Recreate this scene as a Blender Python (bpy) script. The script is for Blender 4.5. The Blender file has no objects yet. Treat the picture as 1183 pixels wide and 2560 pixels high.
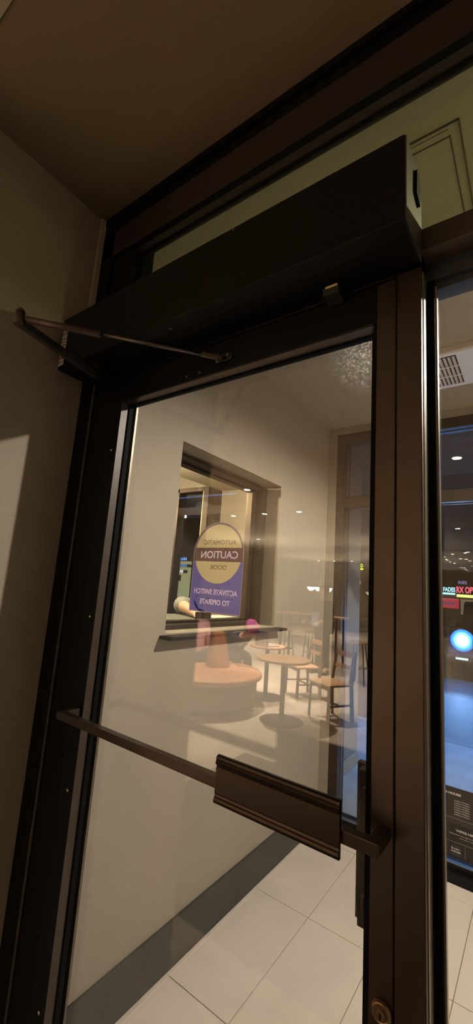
import bpy, bmesh, math, random
from mathutils import Vector, Matrix
random.seed(7)
sc = bpy.context.scene
COL = sc.collection

# ------------------------------------------------------------------ camera
RX = (0.812862, 0.0, 0.0)
YAW, PIT, ROL, FPX, CAMH = -0.633448855, 0.175189016, 0.0717929532, 1039.49739, 1.6
cy, sy, cp, sp, cr, sr = math.cos(YAW), math.sin(YAW), math.cos(PIT), math.sin(PIT), math.cos(ROL), math.sin(ROL)
FWD = Vector((sy*cp, cy*cp, sp)); R0 = Vector((cy, -sy, 0.0)); U0 = R0.cross(FWD)
RT = R0*cr + U0*sr; UP = -R0*sr + U0*cr
cam_d = bpy.data.cameras.new('camera'); cam = bpy.data.objects.new('camera', cam_d); COL.objects.link(cam)
cam.matrix_world = Matrix(((RT.x, UP.x, -FWD.x, 0), (RT.y, UP.y, -FWD.y, 0), (RT.z, UP.z, -FWD.z, CAMH), (0, 0, 0, 1)))
cam_d.sensor_fit = 'VERTICAL'; cam_d.sensor_height = 36.0; cam_d.lens = 36.0*FPX/2560.0
cam_d.clip_start = 0.02; cam_d.clip_end = 300
sc.camera = cam
def at(px, py, ax, v):
    """world point seen at a pixel on the plane axis=v"""
    d = RT*((px-591.5)/FPX) - UP*((py-1280)/FPX) + FWD
    o = Vector((0, 0, CAMH)); t = (v-o[ax])/d[ax]
    return o + d*t
GY = .852
def mir(px, py, ax, v):
    """real point whose reflection in the door glass is seen at a pixel"""
    p = at(px, py, ax, v); p.y = 2*GY - p.y; return p

# ------------------------------------------------------------------ world, view
w = bpy.data.worlds.new('night'); sc.world = w; w.use_nodes = True
w.node_tree.nodes['Background'].inputs[0].default_value = (.020, .024, .040, 1)
w.node_tree.nodes['Background'].inputs[1].default_value = .5
sc.view_settings.view_transform = 'Standard'; sc.view_settings.look = 'None'
sc.view_settings.exposure = 0.0; sc.view_settings.gamma = 1; sc.view_settings.use_curve_mapping = False

VEST_W = 68.0      # vestibule downlight
CAFE_W = 330.0     # each cafe spot
def spot(name, loc, target, power, angle, blend=.5, col=(1, .84, .65), rad=.04):
    l = bpy.data.lights.new(name, 'SPOT'); l.energy = power; l.spot_size = math.radians(angle); l.spot_blend = blend
    l.color = col; l.shadow_soft_size = rad
    o = bpy.data.objects.new(name, l); COL.objects.link(o); o.location = loc
    o.rotation_euler = (Vector(target)-Vector(loc)).to_track_quat('-Z', 'Y').to_euler()
    return o
def point(name, loc, power, col=(1, .80, .58), rad=.04):
    l = bpy.data.lights.new(name, 'POINT'); l.energy = power; l.color = col; l.shadow_soft_size = rad
    o = bpy.data.objects.new(name, l); COL.objects.link(o); o.location = loc; return o
def area(name, loc, target, power, sx, sy_, col=(1, .8, .6)):
    l = bpy.data.lights.new(name, 'AREA'); l.shape = 'RECTANGLE'; l.size = sx; l.size_y = sy_; l.energy = power; l.color = col
    o = bpy.data.objects.new(name, l); COL.objects.link(o); o.location = loc
    o.rotation_euler = (Vector(target)-Vector(loc)).to_track_quat('-Z', 'Y').to_euler(); return o
spot('vestibule_lamp', (.70, 2.0, 2.86), (.70, 2.0, 0), VEST_W*4, 168, .35, (1, .885, .75), .032)
point('vestibule_lamp_fill', (.62, 2.0, 2.60), 5.0, (1, .88, .73), .10)

# ------------------------------------------------------------------ materials
MATS = {}
def mat(name, col, rough=.6, metal=0.0, spec=.5, bump=0.0, bscale=200.0, var=0.0, vscale=4.0, emit=None, estr=0.0, trans=0.0, col2=None):
    if name in MATS: return MATS[name]
    m = bpy.data.materials.new(name); m.use_nodes = True; nt = m.node_tree; b = nt.nodes['Principled BSDF']
    b.inputs['Base Color'].default_value = (*col, 1); b.inputs['Roughness'].default_value = rough
    b.inputs['Metallic'].default_value = metal; b.inputs['Specular IOR Level'].default_value = spec
    tc = nt.nodes.new('ShaderNodeTexCoord')
    if var > 0:
        n = nt.nodes.new('ShaderNodeTexNoise'); n.inputs['Scale'].default_value = vscale; n.inputs['Detail'].default_value = 5
        nt.links.new(tc.outputs['Object'], n.inputs['Vector'])
        mx = nt.nodes.new('ShaderNodeMix'); mx.data_type = 'RGBA'
        c2 = col2 or tuple(max(0, c*(1-var)) for c in col)
        mr = nt.nodes.new('ShaderNodeMapRange'); mr.inputs[1].default_value = .35; mr.inputs[2].default_value = .65
        nt.links.new(n.outputs[0], mr.inputs[0]); nt.links.new(mr.outputs[0], mx.inputs[0])
        mx.inputs[6].default_value = (*col, 1); mx.inputs[7].default_value = (*c2, 1)
        nt.links.new(mx.outputs[2], b.inputs['Base Color'])
    if bump > 0:
        n = nt.nodes.new('ShaderNodeTexNoise'); n.inputs['Scale'].default_value = bscale; n.inputs['Detail'].default_value = 3
        nt.links.new(tc.outputs['Object'], n.inputs['Vector'])
        bp = nt.nodes.new('ShaderNodeBump'); bp.inputs['Strength'].default_value = bump; bp.inputs['Distance'].default_value = .002
        nt.links.new(n.outputs[0], bp.inputs['Height']); nt.links.new(bp.outputs[0], b.inputs['Normal'])
    if emit:
        b.inputs['Emission Color'].default_value = (*emit, 1); b.inputs['Emission Strength'].default_value = estr
    MATS[name] = m; return m
def glass(name, tint=(1, 1, 1), ior=1.5, dirt=None):
    m = bpy.data.materials.new(name); m.use_nodes = True; nt = m.node_tree; nt.nodes.clear()
    out = nt.nodes.new('ShaderNodeOutputMaterial'); t = nt.nodes.new('ShaderNodeBsdfTransparent'); g = nt.nodes.new('ShaderNodeBsdfGlossy')
    g.inputs['Roughness'].default_value = 0.0; t.inputs[0].default_value = (*tint, 1); f = nt.nodes.new('ShaderNodeFresnel')
    f.inputs[0].default_value = ior; geo = nt.nodes.new('ShaderNodeNewGeometry')
    # the same reflectance from inside the slab as from outside: no total reflection in a thin pane
    inv = nt.nodes.new('ShaderNodeMath'); inv.operation = 'MULTIPLY_ADD'; inv.inputs[1].default_value = 1/ior-ior; inv.inputs[2].default_value = ior
    nt.links.new(geo.outputs['Backfacing'], inv.inputs[0]); nt.links.new(inv.outputs[0], f.inputs[0])
    mx = nt.nodes.new('ShaderNodeMixShader')
    fr = f.outputs[0]
    # Fresnel on the back face already uses 1/ior; clamp it
    cl = nt.nodes.new('ShaderNodeMath'); cl.operation = 'MINIMUM'; cl.inputs[1].default_value = .6
    nt.links.new(fr, cl.inputs[0]); nt.links.new(cl.outputs[0], mx.inputs[0])
    nt.links.new(t.outputs[0], mx.inputs[1]); nt.links.new(g.outputs[0], mx.inputs[2]); last = mx.outputs[0]
    if dirt:   # greasy wipe marks near one corner (object coordinates of the pane)
        (dx, dz, rad) = dirt
        tc = nt.nodes.new('ShaderNodeTexCoord'); df = nt.nodes.new('ShaderNodeBsdfDiffuse'); tl = nt.nodes.new('ShaderNodeBsdfTranslucent')
        df.inputs[0].default_value = (.9, .9, .85, 1); tl.inputs[0].default_value = (.9, .9, .85, 1)
        ad = nt.nodes.new('ShaderNodeMixShader'); nt.links.new(df.outputs[0], ad.inputs[1]); nt.links.new(tl.outputs[0], ad.inputs[2])
        ad.inputs[0].default_value = .7
        sub = nt.nodes.new('ShaderNodeVectorMath'); sub.operation = 'SUBTRACT'; sub.inputs[1].default_value = (dx, 0.855, dz)
        nt.links.new(tc.outputs['Object'], sub.inputs[0])
        ln = nt.nodes.new('ShaderNodeVectorMath'); ln.operation = 'LENGTH'; nt.links.new(sub.outputs[0], ln.inputs[0])
        mr = nt.nodes.new('ShaderNodeMapRange'); mr.inputs[1].default_value = 0; mr.inputs[2].default_value = rad; mr.inputs[3].default_value = 1; mr.inputs[4].default_value = 0
        nt.links.new(ln.outputs['Value'], mr.inputs[0])
        n = nt.nodes.new('ShaderNodeTexNoise'); n.inputs['Scale'].default_value = 170; n.inputs['Detail'].default_value = 12; n.inputs['Roughness'].default_value = .85
        nt.links.new(tc.outputs['Object'], n.inputs['Vector'])
        m2 = nt.nodes.new('ShaderNodeMapRange'); m2.inputs[1].default_value = .505; m2.inputs[2].default_value = .66; nt.links.new(n.outputs[0], m2.inputs[0])
        ml = nt.nodes.new('ShaderNodeMath'); ml.operation = 'MULTIPLY'; nt.links.new(mr.outputs[0], ml.inputs[0]); nt.links.new(m2.outputs[0], ml.inputs[1])
        m3 = nt.nodes.new('ShaderNodeMath'); m3.operation = 'MULTIPLY'; m3.inputs[1].default_value = .9; nt.links.new(ml.outputs[0], m3.inputs[0])
        mm = nt.nodes.new('ShaderNodeMixShader'); nt.links.new(m3.outputs[0], mm.inputs[0])
        nt.links.new(last, mm.inputs[1]); nt.links.new(ad.outputs[0], mm.inputs[2]); last = mm.outputs[0]
    nt.links.new(last, out.inputs[0]); MATS[name] = m; return m
def emi(name, col, s):
    m = bpy.data.materials.new(name); m.use_nodes = True; nt = m.node_tree; nt.nodes.clear()
    o = nt.nodes.new('ShaderNodeOutputMaterial'); e = nt.nodes.new('ShaderNodeEmission')
    e.inputs[0].default_value = (*col, 1); e.inputs[1].default_value = s; nt.links.new(e.outputs[0], o.inputs[0]); MATS[name] = m; return m
def print_mat(name, col, tr=.88):
    m = bpy.data.materials.new(name); m.use_nodes = True; nt = m.node_tree; nt.nodes.clear()
    o = nt.nodes.new('ShaderNodeOutputMaterial'); d = nt.nodes.new('ShaderNodeBsdfDiffuse'); t = nt.nodes.new('ShaderNodeBsdfTranslucent')
    mx = nt.nodes.new('ShaderNodeMixShader'); mx.inputs[0].default_value = tr
    d.inputs[0].default_value = (*col, 1); t.inputs[0].default_value = (*col, 1)
    nt.links.new(d.outputs[0], mx.inputs[1]); nt.links.new(t.outputs[0], mx.inputs[2]); nt.links.new(mx.outputs[0], o.inputs[0]); MATS[name] = m; return m

M_wall = mat('wall_paint', (.34, .295, .235), .75, bump=.35, bscale=260, var=.05, vscale=3)
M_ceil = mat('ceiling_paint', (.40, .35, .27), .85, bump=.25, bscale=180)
M_cceil_shade = mat('shaded_ceiling', (.21, .16, .095), .85, bump=.25, bscale=180)  # shade on the ceiling by the door, put into a darker colour
M_base = mat('charcoal_base', (.052, .051, .044), .45, bump=.15, bscale=60, var=.25, vscale=7)
M_caulk = mat('caulk', (.62, .56, .47), .8)
M_tile = mat('porcelain_tile', (.76, .68, .60), .42, spec=.4, bump=.08, bscale=40, var=.14, vscale=2.4)
M_grout = mat('grout', (.30, .26, .22), .9)
M_bronze = mat('bronze_aluminium', (.105, .082, .066), .38, metal=.9, spec=.5, var=.12, vscale=9)
M_black = mat('black_enamel', (.006, .0052, .0052), .42, spec=.2)
M_gasket = mat('black_gasket', (.006, .006, .006), .7, spec=.1)
M_tbronze = mat('brown_bronze', (.055, .040, .031), .42, spec=.4)
M_hbronze = mat('dark_bronze', (.034, .023, .020), .45, spec=.3)
M_steel = mat('dull_steel', (.16, .14, .11), .4, metal=.8)
M_chrome = mat('bright_screw', (.75, .68, .58), .25, metal=1.0)
M_bead = mat('polished_bead', (.30, .27, .23), .30, metal=.85)
M_glass = glass('door_glass', (.975, .98, .965), 1.82, dirt=(-.268, 2.15, .12))
M_glass2 = glass('clear_glass', (.97, .975, .96), 1.5)
M_gtrans = glass('transom_glass', (.80, .84, .66), 1.5)
M_white = mat('white_plastic', (.90, .92, .97), .45)
M_wood = mat('light_wood', (.62, .36, .19), .45, var=.2, vscale=14)
M_leather = mat('tan_leather', (.64, .30, .15), .5, bump=.2, bscale=90, var=.1, vscale=6)
M_grey = mat('grey_laminate', (.20, .18, .155), .6)
M_skin = mat('skin', (.66, .42, .31), .5)
M_hair = mat('dark_hair', (.025, .017, .012), .5, bump=.4, bscale=120)
M_gsleeve = mat('grey_sleeve', (.27, .27, .27), .85, bump=.4, bscale=90)
M_pink = mat('pink_fabric', (.78, .45, .50), .85, bump=.4, bscale=60)
M_mag = mat('magenta_knit', (.42, .07, .26), .9, bump=.6, bscale=150)
M_dark = mat('dark_clothes', (.02, .02, .024), .85)
M_blue = mat('pale_blue_cloth', (.35, .42, .65), .8)
M_counter = mat('grey_counter', (.17, .18, .165), .5)
M_lampglow = emi('lamp_glow', (1, .85, .66), 60)

# ------------------------------------------------------------------ mesh helpers
def link(name, me, m=None, parent=None):
    o = bpy.data.objects.new(name, me); COL.objects.link(o)
    if m is not None: me.materials.append(m)
    if parent is not None: o.parent = parent
    return o
def finish(name, bm, m, parent=None, smooth=False):
    me = bpy.data.meshes.new(name); bm.normal_update(); bm.to_mesh(me); bm.free()
    if smooth:
        for p in me.polygons: p.use_smooth = True
    return link(name, me, m, parent)
def add_box(bm, x0, x1, y0, y1, z0, z1, bev=0):
    r = bmesh.ops.create_cube(bm, size=1); vs = r['verts']
    for v in vs:
        v.co = Vector(((x0+x1)/2+v.co.x*(x1-x0), (y0+y1)/2+v.co.y*(y1-y0), (z0+z1)/2+v.co.z*(z1-z0)))
    if bev > 0:
        es = list({e for v in vs for e in v.link_edges})
        bmesh.ops.bevel(bm, geom=es, offset=bev, segments=2, affect='EDGES', profile=.6)
def box(name, b, m, parent=None, bev=0):
    bm = bmesh.new()
    for q in (b if isinstance(b, list) else [b]): add_box(bm, *q, bev=bev)
    return finish(name, bm, m, parent)
def add_cyl(bm, p0, p1, r0, r1=None, seg=16):
    p0 = Vector(p0); p1 = Vector(p1); r1 = r0 if r1 is None else r1; d = p1-p0
    q = d.to_track_quat('Z', 'Y').to_matrix().to_4x4()
    bmesh.ops.create_cone(bm, cap_ends=True, segments=seg, radius1=r0, radius2=r1, depth=d.length, matrix=Matrix.Translation((p0+p1)/2) @ q)
def cyl(name, p0, p1, r0, m, parent=None, r1=None, seg=20, smooth=True):
    bm = bmesh.new(); add_cyl(bm, p0, p1, r0, r1, seg)
    o = finish(name, bm, m, parent)
    if smooth:
        for p in o.data.polygons: p.use_smooth = len(p.vertices) == 4
    return o
def add_bar(bm, p0, p1, wd, ht, bev=0, upv=(0, 0, 1)):
    p0 = Vector(p0); p1 = Vector(p1); d = (p1-p0); L = d.length; x = d.normalized(); y = Vector(upv).cross(x).normalized(); z = x.cross(y)
    n0 = len(bm.verts); r = bmesh.ops.create_cube(bm, size=1); vs = r['verts']
    for v in vs: v.co = (p0+p1)/2 + x*(v.co.x*L) + y*(v.co.y*wd) + z*(v.co.z*ht)
    if bev > 0: bmesh.ops.bevel(bm, geom=list({e for v in vs for e in v.link_edges}), offset=bev, segments=2, affect='EDGES')
def bar(name, p0, p1, wd, ht, m, parent=None, bev=0):
    bm = bmesh.new(); add_bar(bm, p0, p1, wd, ht, bev); return finish(name, bm, m, parent)
def lathe(name, prof, m, parent=None, seg=40, loc=(0, 0, 0), smooth=True):
    bm = bmesh.new(); rings = []
    for r, z in prof:
        rings.append([bm.verts.new((loc[0]+r*math.cos(2*math.pi*i/seg), loc[1]+r*math.sin(2*math.pi*i/seg), loc[2]+z)) for i in range(seg)])
    for a, b in zip(rings, rings[1:]):
        for i in range(seg): bm.faces.new((a[i], a[(i+1) % seg], b[(i+1) % seg], b[i]))
    bm.faces.new(rings[0][::-1]); bm.faces.new(rings[-1])
    o = finish(name, bm, m, parent)
    if smooth:
        for p in o.data.polygons: p.use_smooth = len(p.vertices) == 4
    return o
def prism(name, pts, y0, y1, m, parent=None, plane='xz'):
    """polygon in the xz plane extruded in y"""
    bm = bmesh.new()
    f = lambda a, b, t: (a, t, b) if plane == 'xz' else ((a, b, t) if plane == 'xy' else (t, a, b))
    A = [bm.verts.new(f(a, b, y0)) for a, b in pts]; Bq = [bm.verts.new(f(a, b, y1)) for a, b in pts]
    bm.faces.new(A); bm.faces.new(Bq[::-1]); n = len(pts)
    for i in range(n): bm.faces.new((A[i], Bq[i], Bq[(i+1) % n], A[(i+1) % n]))
    bmesh.ops.recalc_face_normals(bm, faces=bm.faces); return finish(name, bm, m, parent)
def ico(name, c, r, m, parent=None, scale=(1, 1, 1), sub=3):
    bm = bmesh.new(); bmesh.ops.create_icosphere(bm, subdivisions=sub, radius=r)
    for v in bm.verts: v.co = Vector((c[0]+v.co.x*scale[0], c[1]+v.co.y*scale[1], c[2]+v.co.z*scale[2]))
    return finish(name, bm, m, parent, True)
def text(name, s, loc, height, width, m, parent, face='-Y', mirror=False, bold=0.0, ext=.0004, align='CENTER'):
    """flat lettering; height = cap height, width = total width"""
    cu = bpy.data.curves.new('t', 'FONT'); cu.body = s; cu.align_x = 'CENTER'; cu.align_y = 'CENTER'; cu.size = 1; cu.extrude = 0; cu.offset = bold
    to = bpy.data.objects.new('t', cu); COL.objects.link(to); bpy.context.view_layer.update()
    dg = bpy.context.evaluated_depsgraph_get(); me = bpy.data.meshes.new_from_object(to.evaluated_get(dg))
    bpy.data.objects.remove(to)
    xs = [v.co.x for v in me.vertices]; ys = [v.co.y for v in me.vertices]
    cx, cz = (min(xs)+max(xs))/2, (min(ys)+max(ys))/2; sx = width/(max(xs)-min(xs)) ; sz = height/(max(ys)-min(ys))
    loc = Vector(loc)
    for v in me.vertices:
        a = (v.co.x-cx)*sx; b = (v.co.y-cz)*sz
        if face == '-Y': v.co = loc + Vector((a, 0, b))          # read by someone looking along +Y
        elif face == '+Y': v.co = loc + Vector((-a, 0, b))
        elif face == '+X': v.co = loc + Vector((0, a, b))
    return link(name, me, m, parent)
def empty(name, loc=(0, 0, 0), rz=0):
    o = bpy.data.objects.new(name, None); COL.objects.link(o); o.location = loc; o.rotation_euler = (0, 0, rz); o.empty_display_size = .1; return o
def tag(o, label, cat, group=None):
    o['label'] = label; o['category'] = cat
    if group: o['group'] = group
    return o
def struct(o, label=None, cat='structure'):
    o['kind'] = 'structure'
    if label: o['label'] = label; o['category'] = cat
    return o
def copy_tree(o, parent=None):
    c = o.copy(); COL.objects.link(c)
    if parent: c.parent = parent
    for ch in list(o.children): copy_tree(ch, c)
    return c

# ================================================================== STRUCTURE
WX = -1.334; CZ = 2.98; VZ = 2.905; CB = -17.0; CL = -10.0
# left wall with the window opening
OY0, OY1, OZ0, OZ1 = 1.353, 2.288, 1.372, 2.255
wl = box('wall_left', [(WX-.22, WX, .13, OY0, 0, 3.02), (WX-.22, WX, OY1, 3.16, 0, 3.02), (WX-.22, WX, OY0, OY1, 0, OZ0), (WX-.22, WX, OY0, OY1, OZ1, 3.02)], M_wall)
struct(wl, 'beige painted wall left of the glass door, with a deep window opening', 'wall')
struct(box('wall_right', (1.75, 1.95, -.3, 3.16, 0, 3.02), M_wall), 'beige vestibule wall opposite the window wall', 'wall')
# facade strips left of and above the street window
struct(box('wall_front', [(WX, -1.262, 3.02, 3.16, 0, VZ), (-1.262, 1.75, 3.02, 3.16, 2.848, VZ)], M_wall), 'narrow beige strip around the street window frame', 'wall')
struct(box('ceiling', (WX, 1.75, .866, 3.16, VZ, 3.0), M_ceil), 'beige plaster ceiling over the entrance vestibule', 'ceiling')
struct(box('ceiling', (WX-.22, 1.95, .262, .80, CZ, 3.1), M_cceil_shade), 'ceiling strip before the entrance door, its shade painted in dark brown', 'ceiling')
struct(box('ceiling', [(CL, 1.95, CB, .262, CZ-.004, 3.1), (CL, WX-.22, .262, 3.16, CZ, 3.1)], M_ceil), 'beige cafe ceiling dotted with small downlights', 'ceiling')
# access panel outlined in the vestibule ceiling
ap = struct(box('trim_1', (-.50, -.150, 1.078, 1.42, VZ-.0030, VZ-.001), M_ceil), 'square access panel with double outline in vestibule ceiling', 'panel')
box('panel_gap', [(-.50, -.122, 1.062, 1.066, VZ-.004, VZ-.0005), (-.124, -.120, 1.062, 1.46, VZ-.004, VZ-.0005),
                  (-.50, -.148, 1.096, 1.0995, VZ-.005, VZ-.0005), (-.151, -.1475, 1.096, 1.42, VZ-.005, VZ-.0005)], mat('panel_gap', (.10, .085, .055), .8), ap)
# baseboard + caulk line
struct(box('baseboard_left', (WX, WX+.010, .83, 3.02, .008, .190), M_base, bev=.002), 'charcoal tile skirting along the foot of beige wall', 'baseboard')
struct(box('trim_2', (WX+.010, WX+.020, .83, 3.02, 0, .006), M_caulk), 'pale caulk line between charcoal skirting and floor tiles', 'trim')
# floors
fl = struct(box('floor', (WX, 1.75, .80, 3.16, -.06, -.006), M_grout), 'pale beige porcelain tiles on the vestibule floor', 'floor')
XS = [WX+.018, -1.0105, -.687, -.362, -.037, .288, .613, .938, 1.263, 1.588, 1.75]; YS = [.80, .881, 1.549, 2.221, 2.893, 3.02]
for i in range(len(XS)-1):
    for j in range(len(YS)-1):
        g = .0016; dz = random.uniform(-.0004, .0004)
        t = box('tile', (XS[i]+g, XS[i+1]-g, YS[j]+g, YS[j+1]-g, -.006, 0+dz), M_tile, fl, bev=.0012)
def tiled_mat():
    m = bpy.data.materials.new('cafe_tile'); m.use_nodes = True; nt = m.node_tree; b = nt.nodes['Principled BSDF']
    br = nt.nodes.new('ShaderNodeTexBrick'); tc = nt.nodes.new('ShaderNodeTexCoord'); nt.links.new(tc.outputs['Object'], br.inputs['Vector'])
    br.offset = 0; br.inputs['Scale'].default_value = 1; br.inputs['Brick Width'].default_value = .65; br.inputs['Row Height'].default_value = .65
    br.inputs['Mortar Size'].default_value = .004; br.inputs['Color1'].default_value = (.50, .43, .36, 1); br.inputs['Color2'].default_value = (.46, .40, .33, 1)
    br.inputs['Mortar'].default_value = (.2, .17, .14, 1); nt.links.new(br.outputs[0], b.inputs['Base Color']); b.inputs['Roughness'].default_value = .45; return m
M_ctile = tiled_mat()
struct(box('floor', [(CL, 1.95, CB, .13, -.06, 0), (WX, 1.95, .13, .80, -.06, 0), (CL, WX-.22, .13, 3.16, -.06, 0)], M_ctile), 'pale tiled floor of the cafe seating area', 'floor')
# cafe far walls
M_cwall = mat('cafe_wall', (.46, .41, .33), .8, bump=.2, bscale=120)
struct(box('wall_back', (CL, 1.95, CB-.15, CB, 0, 3.1), M_cwall), 'beige rear wall of the cafe with dark wainscot band', 'wall')
struct(box('wall_right', (1.75, 1.95, CB, -.3, 0, 3.1), M_cwall), 'beige side wall of the cafe behind the viewer', 'wall')
struct(box('wall_left', (CL-.15, CL, CB, 3.16, 0, 3.1), M_cwall), 'beige wall on the far left side of cafe', 'wall')
# corner strip between the wall and the storefront frame
struct(box('trim_3', (WX, WX+.012, .778, .80, 2.40, CZ), mat('corner_bead', (.52, .46, .36), .6), bev=.002), 'pale beige corner bead between wall and black door frame', 'trim')

# ================================================================== STOREFRONT FRAME
F0, F1 = .80, .912
fr = empty('trim_4', (0, 0, 0)); struct(fr, 'dark bronze aluminium storefront frame around the glass door', 'door frame')
box('hinge_jamb', [(WX, -1.256, F0, F1, 0, CZ), (-1.256, -1.152, F0+.006, F1, 0, CZ)], M_black, fr, bev=.0015)
box('edge_strip', (-1.2575, -1.2545, F0-.002, F0+.004, 0, 2.27), mat('worn_edge', (.32, .29, .25), .35, metal=.7), fr)
box('strike_post', (-.2135, -.166, F0, F1, 0, 2.353), M_bronze, fr, bev=.0025)
box('strike_gap', (-.2165, -.2133, F0+.004, F1, 0, 2.27), M_gasket, fr)
box('head', [(WX, 1.75, F0, F0+.05, 2.79, 2.905), (WX, 1.75, F0+.045, F0+.072, 2.79, 2.985)], M_hbronze, fr, bev=.002)
box('head_groove', (WX, 1.75, F0+.003, F0+.022, 2.7885, 2.791), M_gasket, fr)
box('head_channel', (WX, 1.75, F0+.012, F0+.046, 2.89, 2.985), M_gasket, fr)
box('head_lip', (WX, 1.75, F0-.004, F0+.012, 2.955, 2.98), M_gasket, fr)
box('door_header', (-1.152, -.166, F0, F1, 2.264, 2.353), M_black, fr, bev=.002)
box('glazing_stop', [(-1.152, 1.75, F0+.050, F0+.056, 2.784, 2.792)], M_gasket, fr)
# transom + sidelite bars
s2 = empty('window_2', (0, 0, 0)); struct(s2, 'tall fixed sidelite window right of the door post', 'window')
box('transom_bar', (-.166, 1.75, F0, F1, 2.300, 2.353), M_tbronze, s2, bev=.002)
box('sidelite_head', [(-.166, 1.75, F0+.045, F0+.058, 2.262, 2.30), (-.166, 1.75, F0+.058, F0+.097, 2.245, 2.30)], mat('slate_gasket', (.035, .038, .045), .5), s2)
bm = bmesh.new(); add_box(bm, -.170, -.1635, F0+.010, F0+.042, .0, 2.262, .003); finish('rounded_bead', bm, M_bead, s2)
box('glass_stop', (-.166, -.150, F0+.045, F0+.058, 0, 2.262), M_gasket, s2)
bm = bmesh.new(); add_box(bm, -.153, -.146, F0+.050, F0+.064, .0, 2.25, .003); finish('rounded_bead', bm, M_bead, s2)
box('sill_rail', (-.166, 1.75, F0, F1, 0, .10), M_bronze, s2, bev=.002)
box('glass_pane', (-.150, 1.75, .868, .874, .10, 2.262), M_glass2, s2)
w1 = empty('window_1', (0, 0, 0)); struct(w1, 'long transom window above the door operator', 'window')
box('glass_pane', (-1.152, 1.75, .859, .865, 2.353, 2.79), M_gtrans, w1)
box('side_bead', (-1.158, -1.148, .842, .859, 2.353, 2.79), M_gasket, w1)

# ================================================================== DOOR
D0, D1 = .803, .862
door = empty('door_1', (-1.15, .83, 0)); struct(door, 'glass entrance door in a dark bronze frame with push bar', 'door')
def dp(o):   # parent to the door without moving
    o.parent = door; o.matrix_parent_inverse = Matrix.Translation((1.15, -.83, 0)); return o
GX0, GX1, GZ0, GZ1 = -1.09, -.274, .25, 2.171
dp(box('hinge_stile', (-1.148, GX0, D0, D1, .012, 2.262), M_black, bev=.001))
dp(box('stile_liner', (GX0-.003, GX0+.0005, D0+.001, D0+.030, GZ0, GZ1), M_tbronze))
dp(box('lock_stile', (-.2555, -.2165, D0, D1, .012, 2.262), M_bronze, bev=.002))
dp(box('top_rail', (GX0, -.2555, D0, D1, GZ1, 2.262), M_black, bev=.001))
dp(box('rail_liner', (GX0, -.2555, D0+.004, D0+.036, GZ1-.001, GZ1+.003), M_bronze))
dp(box('bottom_rail', (GX0, -.2555, D0, D1, .012, GZ0), M_bronze, bev=.001))
dp(box('glass_gasket', [(GX0, GX0+.006, D0+.030, D0+.046, GZ0, GZ1), (-.2625, -.2555, D0+.003, D0+.032, GZ0, GZ1), (GX1-.001, -.2555, D0+.032, D0+.057, GZ0, GZ1), (GX0, GX1, D0+.036, D0+.046, GZ1-.006, GZ1), (GX0, GX1, D0+.036, D0+.046, GZ0, GZ0+.006)], M_gasket))
dp(box('glass_pane', (GX0, GX1, .849, .855, GZ0, GZ1), M_glass))
# a slim far-side bead that shows beside the glass at the hinge side
dp(box('glass_bead', (GX0, GX0+.010, .858, .866, GZ0, GZ1), M_steel))
for z in (2.006, 1.477, .996, .466):
    bm = bmesh.new(); bmesh.ops.create_uvsphere(bm, u_segments=14, v_segments=8, radius=.0048)
    for v in bm.verts: v.co = Vector((-1.113+v.co.x, D0-.0005+v.co.y*.6, z+v.co.z))
    dp(finish('hinge_screw', bm, M_chrome, None, True))
for px, py in ((467, 942), (499, 932)):
    p = at(px, py, 1, D0); dp(cyl('rail_screw', (p.x, D0+.002, p.z), (p.x, D0-.002, p.z), .0042, M_steel))
# push bar
pb = dp(box('push_bar', [(-1.118, -.2215, .737, .757, 1.198, 1.2185), (-.2415, -.2215, .757, D0, 1.198, 1.2185), (-1.118, -1.098, .757, D0, 1.198, 1.2185)], mat('bronze_bar', (.075, .056, .042), .32, metal=.8), bev=.0016)); 
# grooved push plate: extruded profile
prof = [(.7365, 1.176), (.731, 1.176), (.727, 1.178), (.726, 1.183), (.7275, 1.187), (.7295, 1.189), (.7300, 1.193), (.7285, 1.196), (.7285, 1.239), (.7300, 1.242), (.7292, 1.246), (.7262, 1.248), (.7255, 1.252), (.7275, 1.255), (.7262, 1.258), (.7278, 1.262), (.731, 1.264), (.7365, 1.264)]
pp = prism('push_plate', prof, -.540, -.282, mat('bronze_plate', (.060, .045, .034), .30, metal=.85), None, 'yz'); dp(pp)
# lock cylinder
c0 = at(957, 2527, 1, D0)
dp(lathe('lock_cylinder', [(.0165, 0), (.0165, .004), (.0145, .008), (.0120, .009), (.0108, .0075)], mat('aged_brass', (.30, .20, .12), .28, metal=.9)))
lc = bpy.data.objects['lock_cylinder']; 
for v in lc.data.vertices: v.co = Vector((-.2330+v.co.x, D0-v.co.z, c0.z+v.co.y))
k = box('key_slot', (-.2340, -.2320, D0-.0115, D0-.0095, c0.z-.006, c0.z+.002), M_gasket, lc)
lathe_pts = cyl('key_plug', (-.2330, D0-.005, c0.z), (-.2330, D0-.0105, c0.z), .0068, mat('plug_brass', (.36, .26, .17), .3, metal=.9), lc)
# exterior pull
dp(box('pull_handle', [(-.312, -.292, .895, .910, 1.000, 1.272), (-.300, -.284, .872, .900, 1.003, 1.268), (-.290, -.262, .862, .885, 1.03, 1.06), (-.290, -.262, .862, .885, 1.21, 1.24)], M_bronze, bev=.002))

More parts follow.
